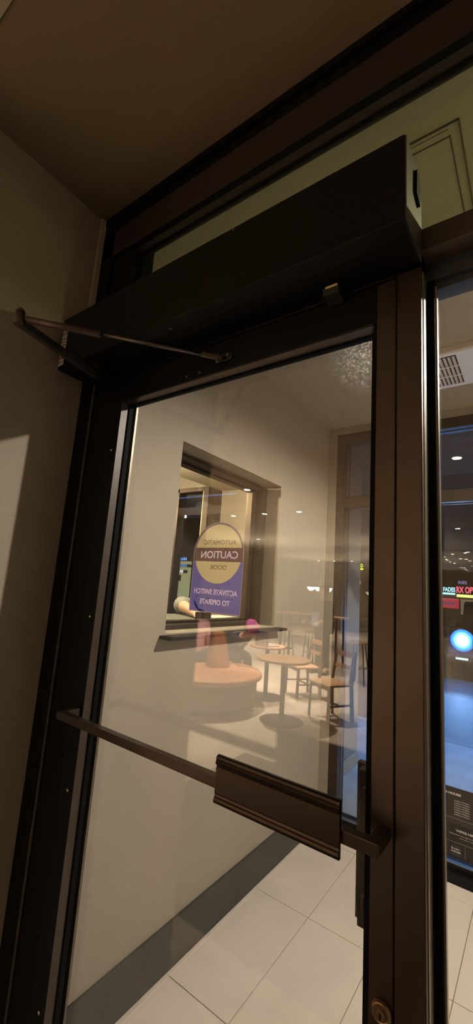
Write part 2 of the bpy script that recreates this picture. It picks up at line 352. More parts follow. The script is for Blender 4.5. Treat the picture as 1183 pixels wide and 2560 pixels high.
# caution decal on the outer face of the glass, seen from behind
SX, SZ, SR = -.679, 1.679, .0835; DY = .8553
def arch(r, zb, n=28):
    pts = [(SX-r, zb), (SX+r, zb)]
    for i in range(n+1):
        a = math.pi*i/n; pts.append((SX+r*math.cos(a), SZ+r*math.sin(a)))
    return pts
P_bord = print_mat('decal_border', (.55, .47, .50)); P_lav = print_mat('decal_lavender', (.37, .33, .56)); P_yel = print_mat('decal_yellow', (.74, .66, .46))
P_band = print_mat('decal_band', (.38, .28, .25)); P_txt = print_mat('decal_letters', (.42, .34, .23)); P_wt = print_mat('decal_white', (.92, .82, .87)); P_blue = print_mat('decal_blue', (.07, .12, .62)); P_rim=print_mat('decal_rim', (.36,.29,.30))
from mathutils.geometry import interpolate_bezier
def letter_loops(txt, cx, cz, h, wd, bold):
    """outline loops of mirrored lettering as (x, z) polygons"""
    cu = bpy.data.curves.new('t', 'FONT'); cu.body = txt; cu.size = 1; cu.offset = 0
    to = bpy.data.objects.new('t', cu); COL.objects.link(to); bpy.context.view_layer.update()
    cc = to.to_curve(bpy.context.evaluated_depsgraph_get()); loops = []
    for sp_ in cc.splines:
        pts = []; bp = list(sp_.bezier_points); n_ = len(bp)
        for i in range(n_):
            a, b = bp[i], bp[(i+1) % n_]
            if (a.co-a.handle_right).length < 1e-5 and (b.co-b.handle_left).length < 1e-5: pts.append(a.co.copy())
            else: pts += [v.copy() for v in interpolate_bezier(a.co, a.handle_right, b.handle_left, b.co, 6)[:-1]]
        loops.append(pts)
    to.to_curve_clear(); bpy.data.objects.remove(to)
    xs = [v.x for l in loops for v in l]; ys = [v.y for l in loops for v in l]
    sx = wd/(max(xs)-min(xs)); sz = h/(max(ys)-min(ys)); mx, my = (max(xs)+min(xs))/2, (max(ys)+min(ys))/2
    L = [[Vector((cx-(v.x-mx)*sx, cz+(v.y-my)*sz)) for v in l] for l in loops]
    area_ = lambda l: sum(l[i].x*l[(i+1) % len(l)].y-l[(i+1) % len(l)].x*l[i].y for i in range(len(l)))/2
    sg_ = 1 if max((area_(l) for l in L), key=abs) > 0 else -1; res = []
    for l in L:      # embolden by moving each outline along its normals
        q_ = []
        for i, v in enumerate(l):
            a = (v-l[i-1]); b = (l[(i+1) % len(l)]-v)
            a = a.normalized() if a.length > 1e-7 else b.normalized(); b = b.normalized() if b.length > 1e-7 else a
            n1 = Vector((a.y, -a.x)); n2 = Vector((b.y, -b.x)); m = n1+n2; m = m/max(.5, m.length_squared/2) if m.length > 1e-4 else n1
            q_.append(tuple(v+m*bold*sg_))
        res.append(q_)
    return res
def flat(name, loops, y, m_, parent):
    cu = bpy.data.curves.new('f', 'CURVE'); cu.dimensions = '2D'; cu.fill_mode = 'BOTH'; cu.extrude = .00004
    for l in loops:
        sp_ = cu.splines.new('POLY'); sp_.points.add(len(l)-1)
        for i, (a, b) in enumerate(l): sp_.points[i].co = (a, b, 0, 1)
        sp_.use_cyclic_u = True
    co = bpy.data.objects.new('f', cu); COL.objects.link(co); bpy.context.view_layer.update()
    me = bpy.data.meshes.new_from_object(co.evaluated_get(bpy.context.evaluated_depsgraph_get())); bpy.data.objects.remove(co)
    for v in me.vertices: v.co = Vector((v.co.x, y+v.co.z, v.co.y))
    me.materials.clear(); me.name = name; return link(name, me, m_, parent)
DD = DY+.0003; TB, BB = 1.6945, 1.6585; fr_ = SR-.0022; r2 = .0775
def arcp(r, z0, up, n=40, rev=False):
    """circle points on one side of the level z0"""
    a0 = math.asin((z0-SZ)/r)
    rng = [a0+(math.pi-2*a0)*i/n for i in range(n+1)] if up else [math.pi-a0+(math.pi+2*a0)*i/n for i in range(n+1)]
    return [(SX+r*math.cos(a), SZ+r*math.sin(a)) for a in rng]
T1 = letter_loops('AUTOMATIC', SX+.004, 1.709, .0115, .108, .0004); T2 = letter_loops('CAUTION', SX+.004, 1.6765, .0185, .121, .0005)
T3 = letter_loops('DOOR', SX+.004, 1.6435, .0115, .053, .0004); T4 = letter_loops('ACTIVATE SWITCH', SX, 1.580, .0125, .141, .0005); T5 = letter_loops('TO OPERATE', SX, 1.5545, .0125, .098, .0005)
dec = flat('caution_decal', [arch(SR, 1.527), arch(fr_, 1.5292)], DD, P_bord, None); dp(dec)
dec['label'] = 'arched caution decal in yellow and lavender with mirrored lettering'
flat('rim', [arcp(fr_, TB, True), arcp(r2, TB, True)], DD, P_rim, dec)
flat('yellow_top', [arcp(r2, TB, True)]+T1, DD, P_yel, dec)
bw = fr_-.0013; e1 = [(SX-bw, BB), (SX+bw, BB), (SX+bw, TB), (SX-bw, TB)]
flat('decal_band', [e1]+T2, DD, P_band, dec)
bot = arcp(r2, BB, False)
flat('yellow_bottom', [bot]+T3, DD, P_yel, dec)
flat('lavender_field', [[(SX-fr_, BB), (SX-fr_, 1.5292), (SX+fr_, 1.5292), (SX+fr_, BB)]+[(SX+abs(bot[0][0]-SX), BB-1e-5)]+[b for b in (bot[::-1] if bot[-1][0] > SX else bot)][1:-1]+[(SX-abs(bot[0][0]-SX), BB-1e-5)]]+T4+T5, DD, P_lav, dec)
for tt, m_ in ((T1, P_txt), (T3, P_txt), (T2, P_wt), (T4, P_wt), (T5, P_wt)): flat('lettering', tt, DD, m_, dec)
def dl(o): o.parent = dec; return o
q = [(492-460, 0)]
leaf = [(485, 1496), (489, 1504), (494, 1514), (496, 1521), (510, 1525), (510, 1529), (497, 1527), (491, 1521), (486, 1511)]
pts = [(lambda p: (p.x, p.z))(at(x, y, 1, DY)) for x, y in leaf]; dl(prism('blue_smear', pts, DY+.00002, DY+.0001, P_blue))
for (x0, y0, x1, y1) in ((543, 1478, 547, 1469), (574, 1459, 570, 1466), (511, 1499, 525, 1495), (566, 1497, 583, 1500), (487, 1493, 494, 1488), (580, 1526, 584, 1533), (513, 1373, 519, 1378)):
    a = at(x0, y0, 1, DY); b = at(x1, y1, 1, DY); bm = bmesh.new(); add_bar(bm, (a.x, DY+.0001, a.z), (b.x, DY+.0001, b.z), .0002, .0011); dl(finish('scratch', bm, P_blue, None))

# ================================================================== DOOR OPERATOR
OX0, OX1, OYF, OYB, OZB, OZT = -1.286, -.165, .674, .798, 2.272, 2.458
op = empty('door_operator', (-.72, .80, 2.27)); tag(op, 'long black box of an automatic door operator above the glass door', 'door operator')
def oc(o, par=None):
    if par is None: o.parent = op; o.matrix_parent_inverse = Matrix.Translation((.72, -.80, -2.27))
    else: o.parent = par
    return o
oc(box('cover', (OX0, OX1-.002, OYF, OYB, OZB, OZT), M_black, bev=.0025))
oc(box('bottom_seam', (OX0+.01, OX1-.01, .722, .7235, OZB-.0008, OZB+.001), M_gasket))
ec = oc(box('end_plate', (OX1-.002, OX1+.001, OYF+.002, OYB, OZB+.002, OZT-.002), mat('olive_plate', (.045, .038, .028), .5), bev=.0005))
p = at(1038, 473, 0, OX1)
prism('power_socket', [(p.y-.016, p.z-.026), (p.y+.012, p.z-.034), (p.y+.020, p.z-.010), (p.y+.020, p.z+.014), (p.y+.004, p.z+.034), (p.y-.013, p.z+.030)], OX1+.001, OX1+.007, M_gasket, ec, 'yz')
lb = oc(box('maker_label', (-1.2835, -1.2545, OYF-.0006, OYF-.0001, 2.283, 2.428), mat('label_white', (.62, .60, .60), .6)))
lb['label'] = 'white rating label with a red and blue printed heading'
M_red = mat('label_red', (.42, .05, .03), .6); M_lblue = mat('label_blue', (.05, .07, .32), .6)
for xa, xb, za, zb in ((-1.2825, -1.277, 2.411, 2.427), (-1.272, -1.2555, 2.411, 2.427), (-1.2825, -1.278, 2.306, 2.316), (-1.272, -1.2555, 2.306, 2.316)):
    box('red_block', (xa, xb, OYF-.001, OYF-.0006, za, zb), M_red, lb)
text('lettering', 'Norton', (-1.269, OYF-.001, 2.401), .010, .027, M_lblue, lb, '-Y', bold=.03)
text('lettering', 'Norton', (-1.269, OYF-.001, 2.296), .008, .025, M_lblue, lb, '-Y', bold=.03)
for i in range(4): box('print_line', (-1.280, -1.259-.003*(i % 2), OYF-.001, OYF-.0006, 2.378-.011*i, 2.381-.011*i), M_gasket, lb)
p = at(584, 574, 1, OYF); oc(cyl('cover_screw', (p.x, OYF+.001, p.z), (p.x, OYF-.0016, p.z), .0035, M_steel))
p = at(406, 838, 1, OYF+.0); oc(cyl('cover_screw', (p.x, .70, OZB+.001), (p.x, .70, OZB-.0016), .0035, M_steel))
# arm
E0 = at(48, 800, 2, 2.225); S0 = Vector((-1.125, .715, 2.236))
oc(bar('main_arm', (S0.x, S0.y, 2.232), (E0.x, E0.y, 2.220), .022, .020, mat('arm_grey', (.055, .05, .04), .45, metal=.5), bev=.003))
bm = bmesh.new(); add_cyl(bm, S0+Vector((0, 0, -.014)), S0+Vector((0, 0, .045)), .014, .016, 20); add_box(bm, S0.x-.030, S0.x+.048, S0.y-.022, S0.y+.022, 2.232, 2.256, .003)
oc(finish('spindle_hub', bm, M_black))
J = Vector((E0.x, E0.y, 2.230)); Bk = at(560, 897, 1, .795)
d = (Bk-J); 
oc(cyl('elbow_knuckle', (J.x, J.y, 2.212), (J.x, J.y, 2.248), .0115, mat('rusty_steel', (.09, .06, .05), .5, metal=.6)))
oc(lathe('elbow_nut', [(.006, 0), (.0095, .002), (.0095, .006), (.005, .010)], M_steel, None, 6, (J.x, J.y, 2.248)))
oc(cyl('rod_sleeve', J+d*.035, J+d*.385, .0090, mat('brown_sleeve', (.10, .07, .058), .42, metal=.5)))
oc(cyl('thin_rod', J+d*.38, J+d*.90, .0050, mat('rod_steel', (.13, .115, .10), .36, metal=.8)))
bm = bmesh.new(); add_bar(bm, J+d*.88, J+d*.99, .013, .010, .002); add_cyl(bm, Bk+Vector((-.012, -.012, -.012)), Bk+Vector((-.012, -.012, .010)), .0055, None, 12)
oc(finish('rod_end', bm, mat('rod_end', (.17, .14, .10), .4, metal=.7)))
# looped bracket
bm = bmesh.new(); pv = None
for i in range(25):
    a = math.pi*2*i/24; q_ = Vector((Bk.x+.006+.021*math.cos(a), .793+.0*i, Bk.z+.002+.0095*math.sin(a)))
    if pv is not None: add_cyl(bm, pv, q_, .0017, None, 6)
    pv = q_
add_cyl(bm, (Bk.x+.018, .803, Bk.z+.002), (Bk.x+.018, .786, Bk.z+.002), .005, None, 12)
oc(finish('shoe_bracket', bm, M_steel))
# sensor block under the operator
ps = at(818, 765, 1, .745)
sn = empty('presence_sensor', (ps.x, .775, 2.24)); tag(sn, 'small dark sensor block tucked under the black operator box', 'sensor')
def snp(o): o.parent = sn; o.matrix_parent_inverse = Matrix.Translation((-ps.x, -.775, -2.24)); return o
zt = OZB-.001
snp(prism('body', [(.764, zt-.022), (.7985, zt-.026), (.7985, zt), (.760, zt-.004)], ps.x-.019, ps.x+.017, mat('sensor_grey', (.022, .021, .016), .5, spec=.3), None, 'yz'))
snp(prism('gold_strip', [(.7600, zt-.0075), (.7612, zt-.0080), (.7606, zt-.0035), (.7590, zt-.0035)], ps.x-.012, ps.x+.015, mat('strip_gold', (.75, .55, .30), .35), None, 'yz'))  # thin gold strip along the upper front edge of the block

# ================================================================== WINDOW IN THE LEFT WALL
w3 = empty('window_3', (0, 0, 0)); struct(w3, 'interior window in the beige wall looking into seating area', 'window')
def ring(x0, x1, y0, y1, z0, z1, wy, wz): return [(x0, x1, y0, y0+wy, z0, z1), (x0, x1, y1-wy, y1, z0, z1), (x0, x1, y0+wy, y1-wy, z0, z0+wz), (x0, x1, y0+wy, y1-wy, z1-wz, z1)]
box('window_frame', ring(-1.49, -1.438, OY0, OY1, OZ0, OZ1-.012, .050, .022), M_bronze, w3, bev=.002)
box('inner_frame', ring(-1.535, -1.49, OY0, OY1, OZ0, OZ1-.012, .095, .035), M_bronze, w3, bev=.002)
box('frame_gasket', ring(-1.493, -1.488, OY0+.05, OY1-.05, OZ0+.022, OZ1-.034, .008, .008), M_gasket, w3)
box('glass_pane', (-1.515, -1.510, OY0+.095, OY1-.095, OZ0+.035, OZ1-.047), M_glass2, w3)
sl = box('sill', [(WX-.10, WX+.070, 1.322, 2.335, 1.352, 1.3665)], mat('dark_sill', (.014, .013, .012), .6, spec=.15), w3, bev=.002)
sl['label'] = 'dark ledge projecting under the window opening'

# ================================================================== STREET WINDOW
w4 = empty('window_4', (0, 0, 0)); struct(w4, 'dark framed street window of the vestibule', 'window')
Y4 = 3.02
box('window_frame', [(-1.262, -1.195, Y4, Y4+.12, .0, 2.848), (-1.195, 1.75, Y4, Y4+.12, 2.772, 2.848), (1.68, 1.75, Y4, Y4+.12, .1, 2.772), (.56, .62, Y4, Y4+.12, .1, 2.25)], M_bronze, w4, bev=.003)
box('mullion', [(-1.195, 1.68, Y4, Y4+.10, 2.252, 2.336)], M_bronze, w4, bev=.003)
box('bottom_rail', [(-1.262, 1.75, Y4-.0, Y4+.12, .0, .055), (-1.195, 1.68, Y4+.03, Y4+.12, .055, .09)], M_black, w4, bev=.002)
box('edge_bead', [(-1.195, 1.68, Y4+.066, Y4+.072, 2.767, 2.773), (-1.195, 1.68, Y4+.066, Y4+.072, 2.246, 2.252), (-1.195, -1.190, Y4+.060, Y4+.066, .09, 2.77), (-1.195, 1.68, Y4+.03, Y4+.062, .089, .092)], mat('bright_bead', (.4, .4, .42), .35, metal=1), w4)
for z0, z1 in ((.09, 2.252), (2.336, 2.772)): box('glass_pane', (-1.195, 1.68, Y4+.072, Y4+.078, z0, z1), M_glass2, w4)
# decal board
DK = mat('decal_brown', (.020, .015, .012), .4); WT = mat('print_white', (.60, .57, .54), .5); LN = mat('print_line', (.22, .19, .17), .5)
sg = box('store_hours_sign', (-.66, -.02, Y4+.066, Y4+.0705, .105, .487), DK); sg.parent = None
tag(sg, 'dark store hours notice with white print on the street window', 'sign')
yy = Y4+.0645
def st(s, x, z, h, wd, bo=.02, m_=WT): text('lettering', s, (x, yy, z), h, wd, m_, sg, '-Y', bold=bo)
def P4(px, py): return at(px, py, 1, yy)
a = P4(1103, 1974); b = P4(1153, 1991); st('STORE HOURS', b.x-.068, (a.z+b.z)/2+.001, .0125, .136, .05)
for i in range(7):
    c = P4(1155.5, 2010+i*6.6); st(('5:30am-9:30pm' if i < 5 else '6:00am-9:30pm'), c.x, .4165-.0125*i, .0072, .082, .02)
for i, dname in enumerate(('Monday', 'Tuesday', 'Wednesday', 'Thursday', 'Friday', 'Saturday', 'Sunday')): st(dname, -.585, .4165-.0125*i, .0072, .045+.001*len(dname), .02)
for z in (.318, .190): box('rule', (-.655, -.025, yy-.0003, yy+.0008, z-.0012, z+.0012), LN, sg)
for px in (1116, 1163): c = P4(px, 2118); box('rule', (c.x-.001, c.x+.001, yy-.0003, yy+.0008, .115, .182), LN, sg)
c = P4(1140, 2074); st("WE'RE HIRING", c.x+.065, c.z-.003, .0125, .130, .05)
st('Download our app to learn more', c.x+.055, c.z-.026, .0072, .175, .02); st('and apply today', c.x+.06, c.z-.040, .006, .085, .01)
st('Service', P4(1140, 2125).x, .156, .011, .048, .04); st('Animals', P4(1140, 2135).x, .142, .011, .052, .04)
st('We welcome', P4(1140, 2118).x, .170, .005, .04, .01, LN); st('inside always', P4(1140, 2146).x, .126, .005, .05, .01, LN)
prism('cup_icon', [(-.556, .300), (-.524, .293), (-.528, .240), (-.552, .246)], yy-.0003, yy+.0008, WT, sg)
prism('round_icon', [(-.352+.016*math.cos(i*math.pi/10), .148+.016*math.sin(i*math.pi/10)) for i in range(20)], yy-.0003, yy+.0008, WT, sg)
prism('paw_icon', [(-.560, .170), (-.545, .176), (-.530, .166), (-.536, .158), (-.552, .160)], yy-.0003, yy+.0008, WT, sg)

# ================================================================== CEILING HEATER
hx0, hx1, hy0, hy1 = -.545, .95, 2.205, 2.604
ah = empty('ceiling_heater', ((hx0+hx1)/2, (hy0+hy1)/2, VZ)); tag(ah, 'white slotted air heater panel mounted on vestibule ceiling', 'heater')
def ahp(o): o.parent = ah; o.matrix_parent_inverse = Matrix.Translation((-(hx0+hx1)/2, -(hy0+hy1)/2, -VZ)); return o
ahp(box('panel', (hx0, hx1, hy0+.006, hy1, VZ-.040, VZ), M_white, bev=.006))
ahp(box('front_lip', (hx0, hx1, hy0-.004, hy0+.006, VZ-.036, VZ), mat('lip_cream', (.75, .66, .60), .5), bev=.004))
M_slot = mat('slot_dark', (.06, .055, .05), .7); M_slat = mat('slat_beige', (.72, .66, .58), .6)
for gx in (-.545, -.140, .265, .67):
    gi = box('grille', (gx+.012, gx+.245, hy0+.03, hy1-.045, VZ-.0425, VZ-.039), M_slot); ahp(gi)
    for r_ in range(3):
        y0 = hy0+.034+r_*.109; y1 = y0+.100
        for k in range(11):
            x0 = gx+.017+k*.0208
            s_ = box('slat', (x0, x0+.0125, y0, y1, VZ-.046, VZ-.0425), M_slat, gi)
    box('grille_bar', [(gx+.012, gx+.245, hy0+.134+r_*.109, hy0+.141+r_*.109, VZ-.047, VZ-.0425) for r_ in range(2)], M_white, gi)

# ceiling lamps (thing: rim + lens)
def recessed(x, y, z, label, r=.045, group=None, cat='ceiling light'):
    t = empty('recessed_light', (x, y, z)); tag(t, label, cat, group)
    lathe('rim', [(r*1.25, 0), (r*1.25, -.004), (r*1.05, -.006), (r, -.001)], M_white, t, 20)
    lathe('lens', [(r*.97, -.0035), (r*.9, -.0075), (r*.3, -.009)], M_lampglow, t, 20)
    return t
recessed(.70, 2.0, VZ, 'round recessed downlight in the vestibule ceiling', .04)
near = [(618, 1225), (662, 1285), (748, 1280), (584, 1290), (457, 1282), (646, 1348)]
proto = None
GRP = 'recessed downlights in the cafe ceiling'
spots = [mir(px, py, 2, CZ-.01) for px, py in near]
spots += [mir(px, py, 2, CZ-.01) for px, py in ((1141, 1143), (1144, 1321), (1131, 1385), (1115, 1398), (1170, 1380), (1100, 1393), (1152, 1397), (797, 1402), (836, 1403), (880, 1403), (1163, 1382), (1118, 1400), (1126, 1405), (1136, 1408), (1107, 1394), (1175, 1402), (1166, 1398), (1110, 1392))]
for i, p in enumerate(spots):
    if p.y < CB+.3: p.y = CB+.3+.25*(i % 3)
    if proto is None: proto = recessed(p.x, p.y, CZ-.004, 'small round downlight glowing in the beige cafe ceiling', .045, GRP); continue
    c = copy_tree(proto); c.location = (p.x, p.y, CZ-.004)
for i, k in enumerate((0, 1, 2, 3, 5)):
    p = spots[k]; spot('cafe_spot', (p.x, p.y, CZ-.03), (p.x, p.y, 0), CAFE_W*4, 76, .6)
for x, y, pw in ((-7, -7.5, 1), (-3, -8.5, 1), (-6.5, -13.5, 1.2), (-2, -13.5, 1.2)):
    spot('cafe_spot', (x, y, CZ-.03), (x, y, 0), CAFE_W*3.6*pw, 110, .8, rad=.1)
for p_ in ((797, 1402), (836, 1403), (880, 1403)):
    p = at(*p_, 2, CZ-.05); 
for q_ in ((-3, -9.5, 2.3), (-7, -8.5, 2.3), (-4, -13, 2.3), (-7, -14.5, 2.3)): spot('cafe_fill_up', (q_[0], q_[1], 1.5), (q_[0], q_[1], 3.0), 420, 150, .6, (1, .84, .65), .02)  # added upward fill without fixtures, brightens the cafe ceiling
spot('cafe_spot', (-4.3, CB+1.2, CZ-.05), (-4.3, CB+.6, 0), 160, 100, .9)

# ================================================================== CAFE NOOK beyond the interior window
struct(box('ceiling', (-2.46, WX-.22, 1.0, 3.07, 2.487, 2.979), M_ceil, bev=.002), 'lowered beige soffit beyond the interior window', 'ceiling')
struct(box('wall_front', [(-2.442, WX-.22, 3.07, 3.16, 0, 2.487), (CL, -2.442, 2.87, 3.16, 2.49, 2.98)], M_wall), 'beige wall with window header beyond the interior window', 'wall')
w5 = empty('window_5', (0, 0, 0)); struct(w5, 'tall street window of the cafe with brown frame', 'window')
box('window_frame', [(-2.50, -2.442, 2.87, 3.07, 0, 2.49), (-6.0, -2.5, 2.87, 2.97, 2.45, 2.49), (-2.88, -2.81, 2.87, 2.97, 0, 2.49), (-6, -2.5, 2.87, 2.97, 0, .3), (-4.6, -4.53, 2.87, 2.97, .3, 2.45)], M_bronze, w5, bev=.003)
box('edge_bead', (-2.508, -2.5, 2.868, 2.872, .3, 2.45), mat('brass_bead', (.6, .52, .25), .3, metal=.8), w5)
for x0, x1 in ((-6, -4.6), (-4.53, -2.88), (-2.81, -2.5)): box('glass_pane', (x0, x1, 2.92, 2.926, .3, 2.45), M_glass2, w5)
struct(box('wall_front', (CL, -6.0, 2.87, 3.16, 0, 2.49), M_wall), 'beige cafe front wall left of its street window', 'wall')
ct = empty('counter', (-1.72, 1.9, 0)); tag(ct, 'grey window counter on the far side of the interior window', 'counter')
bm = bmesh.new(); add_box(bm, -1.95, -1.556, 1.0, 2.9, 1.355, 1.392, .003); o = finish('counter_top', bm, M_counter); o.parent = ct; o.matrix_parent_inverse = Matrix.Translation((1.72, -1.9, 0))
for yy_ in (1.1, 2.8): o = box('bracket', (-1.90, -1.556, yy_-.02, yy_+.02, 1.10, 1.355), M_black); o.parent = ct; o.matrix_parent_inverse = Matrix.Translation((1.72, -1.9, 0))
pn = box('paper_napkins', (-1.74, -1.60, 2.02, 2.26, 1.392, 1.402), mat('paper', (.8, .8, .74), .8), bev=.002); tag(pn, 'white paper napkins lying on the grey window counter', 'napkins')
point('cafe_spot', (-2.15, 1.75, 2.30), 75, (1, .82, .52), .02)
recessed(-2.15, 1.5, 2.487, 'recessed downlight in the lowered soffit over the window counter', .04)
point('cafe_spot', (-4.2, 1.4, 2.55), 100, (1, .82, .55), .02)

# ================================================================== PEOPLE
def skin(name, J_, edges, m_, parent, root, sub=2):
    keys = list(J_.keys()); me = bpy.data.meshes.new(name)
    me.from_pydata([J_[k][0] for k in keys], [(keys.index(a), keys.index(b)) for a, b in edges], [])
    o = bpy.data.objects.new(name, me); COL.objects.link(o)
    md = o.modifiers.new('s', 'SKIN'); md.use_smooth_shade = True
    sv = me.skin_vertices[0].data
    for i, k in enumerate(keys):
        r = J_[k][1]; r = r if isinstance(r, tuple) else (r, r)
        sv[i].radius = r; sv[i].use_root = (k == root)
    o.modifiers.new('u', 'SUBSURF').levels = sub; o.modifiers['u'].render_levels = sub
    bpy.context.view_layer.update(); dg = bpy.context.evaluated_depsgraph_get()
    m2 = bpy.data.meshes.new_from_object(o.evaluated_get(dg)); bpy.data.objects.remove(o)
    for p_ in m2.polygons: p_.use_smooth = True
    m2.materials.clear(); return link(name, m2, m_, parent)
def person(loc, rz, pose, label, top, legs, hairm, arms=None, hat=None, sc_=1.0, sleeve=.92):
    t = empty('person', loc, rz); tag(t, label, 'person'); t.scale = (sc_,)*3
    sit = pose != 'stand'; lean = {'sit': .10, 'lean': .95, 'stand': .03}[pose]
    pz = .56 if sit else .93
    pel = Vector((0, 0, pz))
    def up(x, y, z):     # upper-body point: rotate about pelvis by lean (towards +y)
        c_, s_ = math.cos(lean), math.sin(lean); return Vector((x, y*c_+z*s_, pz - y*s_ + z*c_))
    A = {'pelvis': (pel, (.15, .11)), 'waist': (up(0, 0, .17), (.13, .10)), 'chest': (up(0, 0, .36), (.155, .11)), 'neckb': (up(0, 0, .49), .06), 'neck': (up(0, .01, .55), .05),
         'jaw': (up(0, .03, .61), (.062, .07)), 'head': (up(0, .02, .69), (.076, .092)), 'crown': (up(0, .01, .76), (.055, .065))}
    ed = [('pelvis', 'waist'), ('waist', 'chest'), ('chest', 'neckb'), ('neckb', 'neck'), ('neck', 'jaw'), ('jaw', 'head'), ('head', 'crown')]
    hands = arms or {s: (up(s*.24, .03, .16), up(s*.20, .26, .10)) for s in (-1, 1)}
    for s in (-1, 1):
        k = 'L' if s < 0 else 'R'; el, wr = hands[s]; el = Vector(el); wr = Vector(wr)
        A['sh'+k] = (up(s*.18, 0, .44), .062); A['el'+k] = (el, .044); A['wr'+k] = (wr, .030)
        dd = (wr-el).normalized(); A['pa'+k] = (wr+dd*.06, (.040, .020))
        ed += [('chest', 'sh'+k), ('sh'+k, 'el'+k), ('el'+k, 'wr'+k), ('wr'+k, 'pa'+k)]
        sd = dd.cross(Vector((0, 0, 1))); sd = sd.normalized() if sd.length > .1 else Vector((1, 0, 0))
        for j, (off, ln) in enumerate(((-.030, .060), (-.010, .072), (.010, .068), (.030, .052))):
            A['f%d%s' % (j, k)] = (wr+dd*.095+sd*off, .0095); A['g%d%s' % (j, k)] = (wr+dd*(.095+ln*.55)+sd*off*1.1+Vector((0, 0, -.008)), .009); A['h%d%s' % (j, k)] = (wr+dd*(.095+ln)+sd*off*1.1+Vector((0, 0, -.024)), .0075)
            ed += [('pa'+k, 'f%d%s' % (j, k)), ('f%d%s' % (j, k), 'g%d%s' % (j, k)), ('g%d%s' % (j, k), 'h%d%s' % (j, k))]
        A['t'+k] = (wr+dd*.05+sd*(-s)*.045, .010); A['u'+k] = (wr+dd*.085+sd*(-s)*.062, .009); ed += [('wr'+k, 't'+k), ('t'+k, 'u'+k)]
        if sit: kn, an, fo = Vector((s*.12, .44, pz-.02)), Vector((s*.13, .44, .10)), Vector((s*.14, .58, .04))
        else: kn, an, fo = Vector((s*.10, .02, .50)), Vector((s*.11, -.01, .10)), Vector((s*.13, .14, .04))
        A['hip'+k] = (Vector((s*.09, .03, pz-.02)), .095); A['kn'+k] = (kn, .062); A['an'+k] = (an, .042); A['fo'+k] = (fo, (.045, .035))
        ed += [('pelvis', 'hip'+k), ('hip'+k, 'kn'+k), ('kn'+k, 'an'+k), ('an'+k, 'fo'+k)]
    skin('body', A, ed, M_skin, t, 'pelvis')
    G = lambda k, g: (A[k][0], tuple(q_+g for q_ in (A[k][1] if isinstance(A[k][1], tuple) else (A[k][1],)*2)))
    T = {k: G(k, .016) for k in ('pelvis', 'waist', 'chest', 'shL', 'shR', 'elL', 'elR')}; T['neckb'] = G('neckb', .022)
    for k in ('L', 'R'): T['wr'+k] = (A['el'+k][0].lerp(A['wr'+k][0], sleeve), (.046, .046))
    skin('top', T, [e for e in ed if e[0] in T and e[1] in T], top, t, 'pelvis')
    Lg = {k: G(k, .014) for k in ('pelvis', 'hipL', 'hipR', 'knL', 'knR')}
    for k in ('L', 'R'): Lg['an'+k] = G('an'+k, .02)
    skin('trousers', Lg, [e for e in ed if e[0] in Lg and e[1] in Lg], legs, t, 'pelvis')
    for k in ('L', 'R'):
        f0, f1 = A['an'+k][0], A['fo'+k][0]; bm = bmesh.new(); add_bar(bm, (f0.x, f0.y-.06, .045), (f1.x, f1.y+.06, .045), .095, .085, .03); finish('shoe', bm, M_dark, t)
    h = up(0, 0, .70); f_ = up(0, 1, .70)-up(0, 0, .70)
    hr = ico('hair', (0, 0, 0), .105, hairm, t, (1, 1.15, 1.05))
    Rm = Matrix.Rotation(-lean, 3, 'X')
    for v in hr.data.vertices:
        c_ = v.co.copy()
        if c_.y > .045 and c_.z < .045: c_.y = .045+(c_.y-.045)*.1; 
        v.co = h + Rm @ (c_+Vector((0, -.012, .012)))
    for s in (-1, 1): ico('eye', up(s*.031, .104, .685), .011, mat('eye_white', (.7, .68, .64), .3), t, sub=2)
    ico('nose', up(0, .120, .662), .016, M_skin, t, (.8, 1, 1.3), 2); ico('mouth', up(0, .105, .622), .018, mat('lips', (.45, .18, .15), .5), t, (1.2, .5, .4), 2)
    for s in (-1, 1): ico('ear', up(s*.088, .01, .675), .022, M_skin, t, (.5, .8, 1.3), 2)
    if hat:
        hb = ico('knit_hat', (0, 0, 0), .118, hat, t, (1, 1.12, .95))
        for v in hb.data.vertices:
            c_ = v.co.copy(); c_.z = max(c_.z, 0.0); v.co = h + Rm @ (c_+Vector((0, -.004, .03)))
    return t
# seated beyond the interior window: elbow and hand on the counter
px_ = Vector((-2.12, 2.02, 0))
elW = at(452, 1530, 0, -1.70); wrW = at(462, 1540, 0, -1.80)
def loc_of(wp, base, rz, s=1.0):
    v = (wp-base)/s; c_, s_ = math.cos(-rz), math.sin(-rz); return Vector((v.x*c_-v.y*s_, v.x*s_+v.y*c_, v.z))
rzW = -math.pi/2   # local +Y -> world +X
base = Vector((-2.14, 2.62, .40))
elW = Vector((-1.94, 2.08, 1.455)); wrW = Vector((-1.75, 2.00, 1.425))
elW2 = Vector((-1.90, 2.80, 1.45)); wrW2 = Vector((-1.80, 2.60, 1.425))
pw = person(base, rzW, 'sit', 'person in a grey hoodie leaning on the counter beyond the window', M_gsleeve, M_dark, M_hair,
            arms={-1: (loc_of(elW2, base, rzW), loc_of(wrW2, base, rzW)), 1: (loc_of(elW, base, rzW), loc_of(wrW, base, rzW))}, sleeve=.45)
for v in (): pass
ph = box('phone', (-1.63, -1.58, 1.885, 1.975, 1.392, 1.435), mat('phone_black', (.012, .010, .010), .3), bev=.004); tag(ph, 'dark phone resting by the hand on grey window counter', 'phone')
st_ = empty('bar_stool', (base.x, base.y, 0)); ST = .10; tag(st_, 'dark bar stool under the person in the grey hoodie', 'stool')
lathe('seat', [(.17, .80), (.18, .815), (.18, .835), (.16, .85)], M_leather, st_, 30)
for i in range(4):
    a = math.pi/4+i*math.pi/2; cyl('leg', (.12*math.cos(a), .12*math.sin(a), .80), (.20*math.cos(a), .20*math.sin(a), 0), .012, M_black, st_)
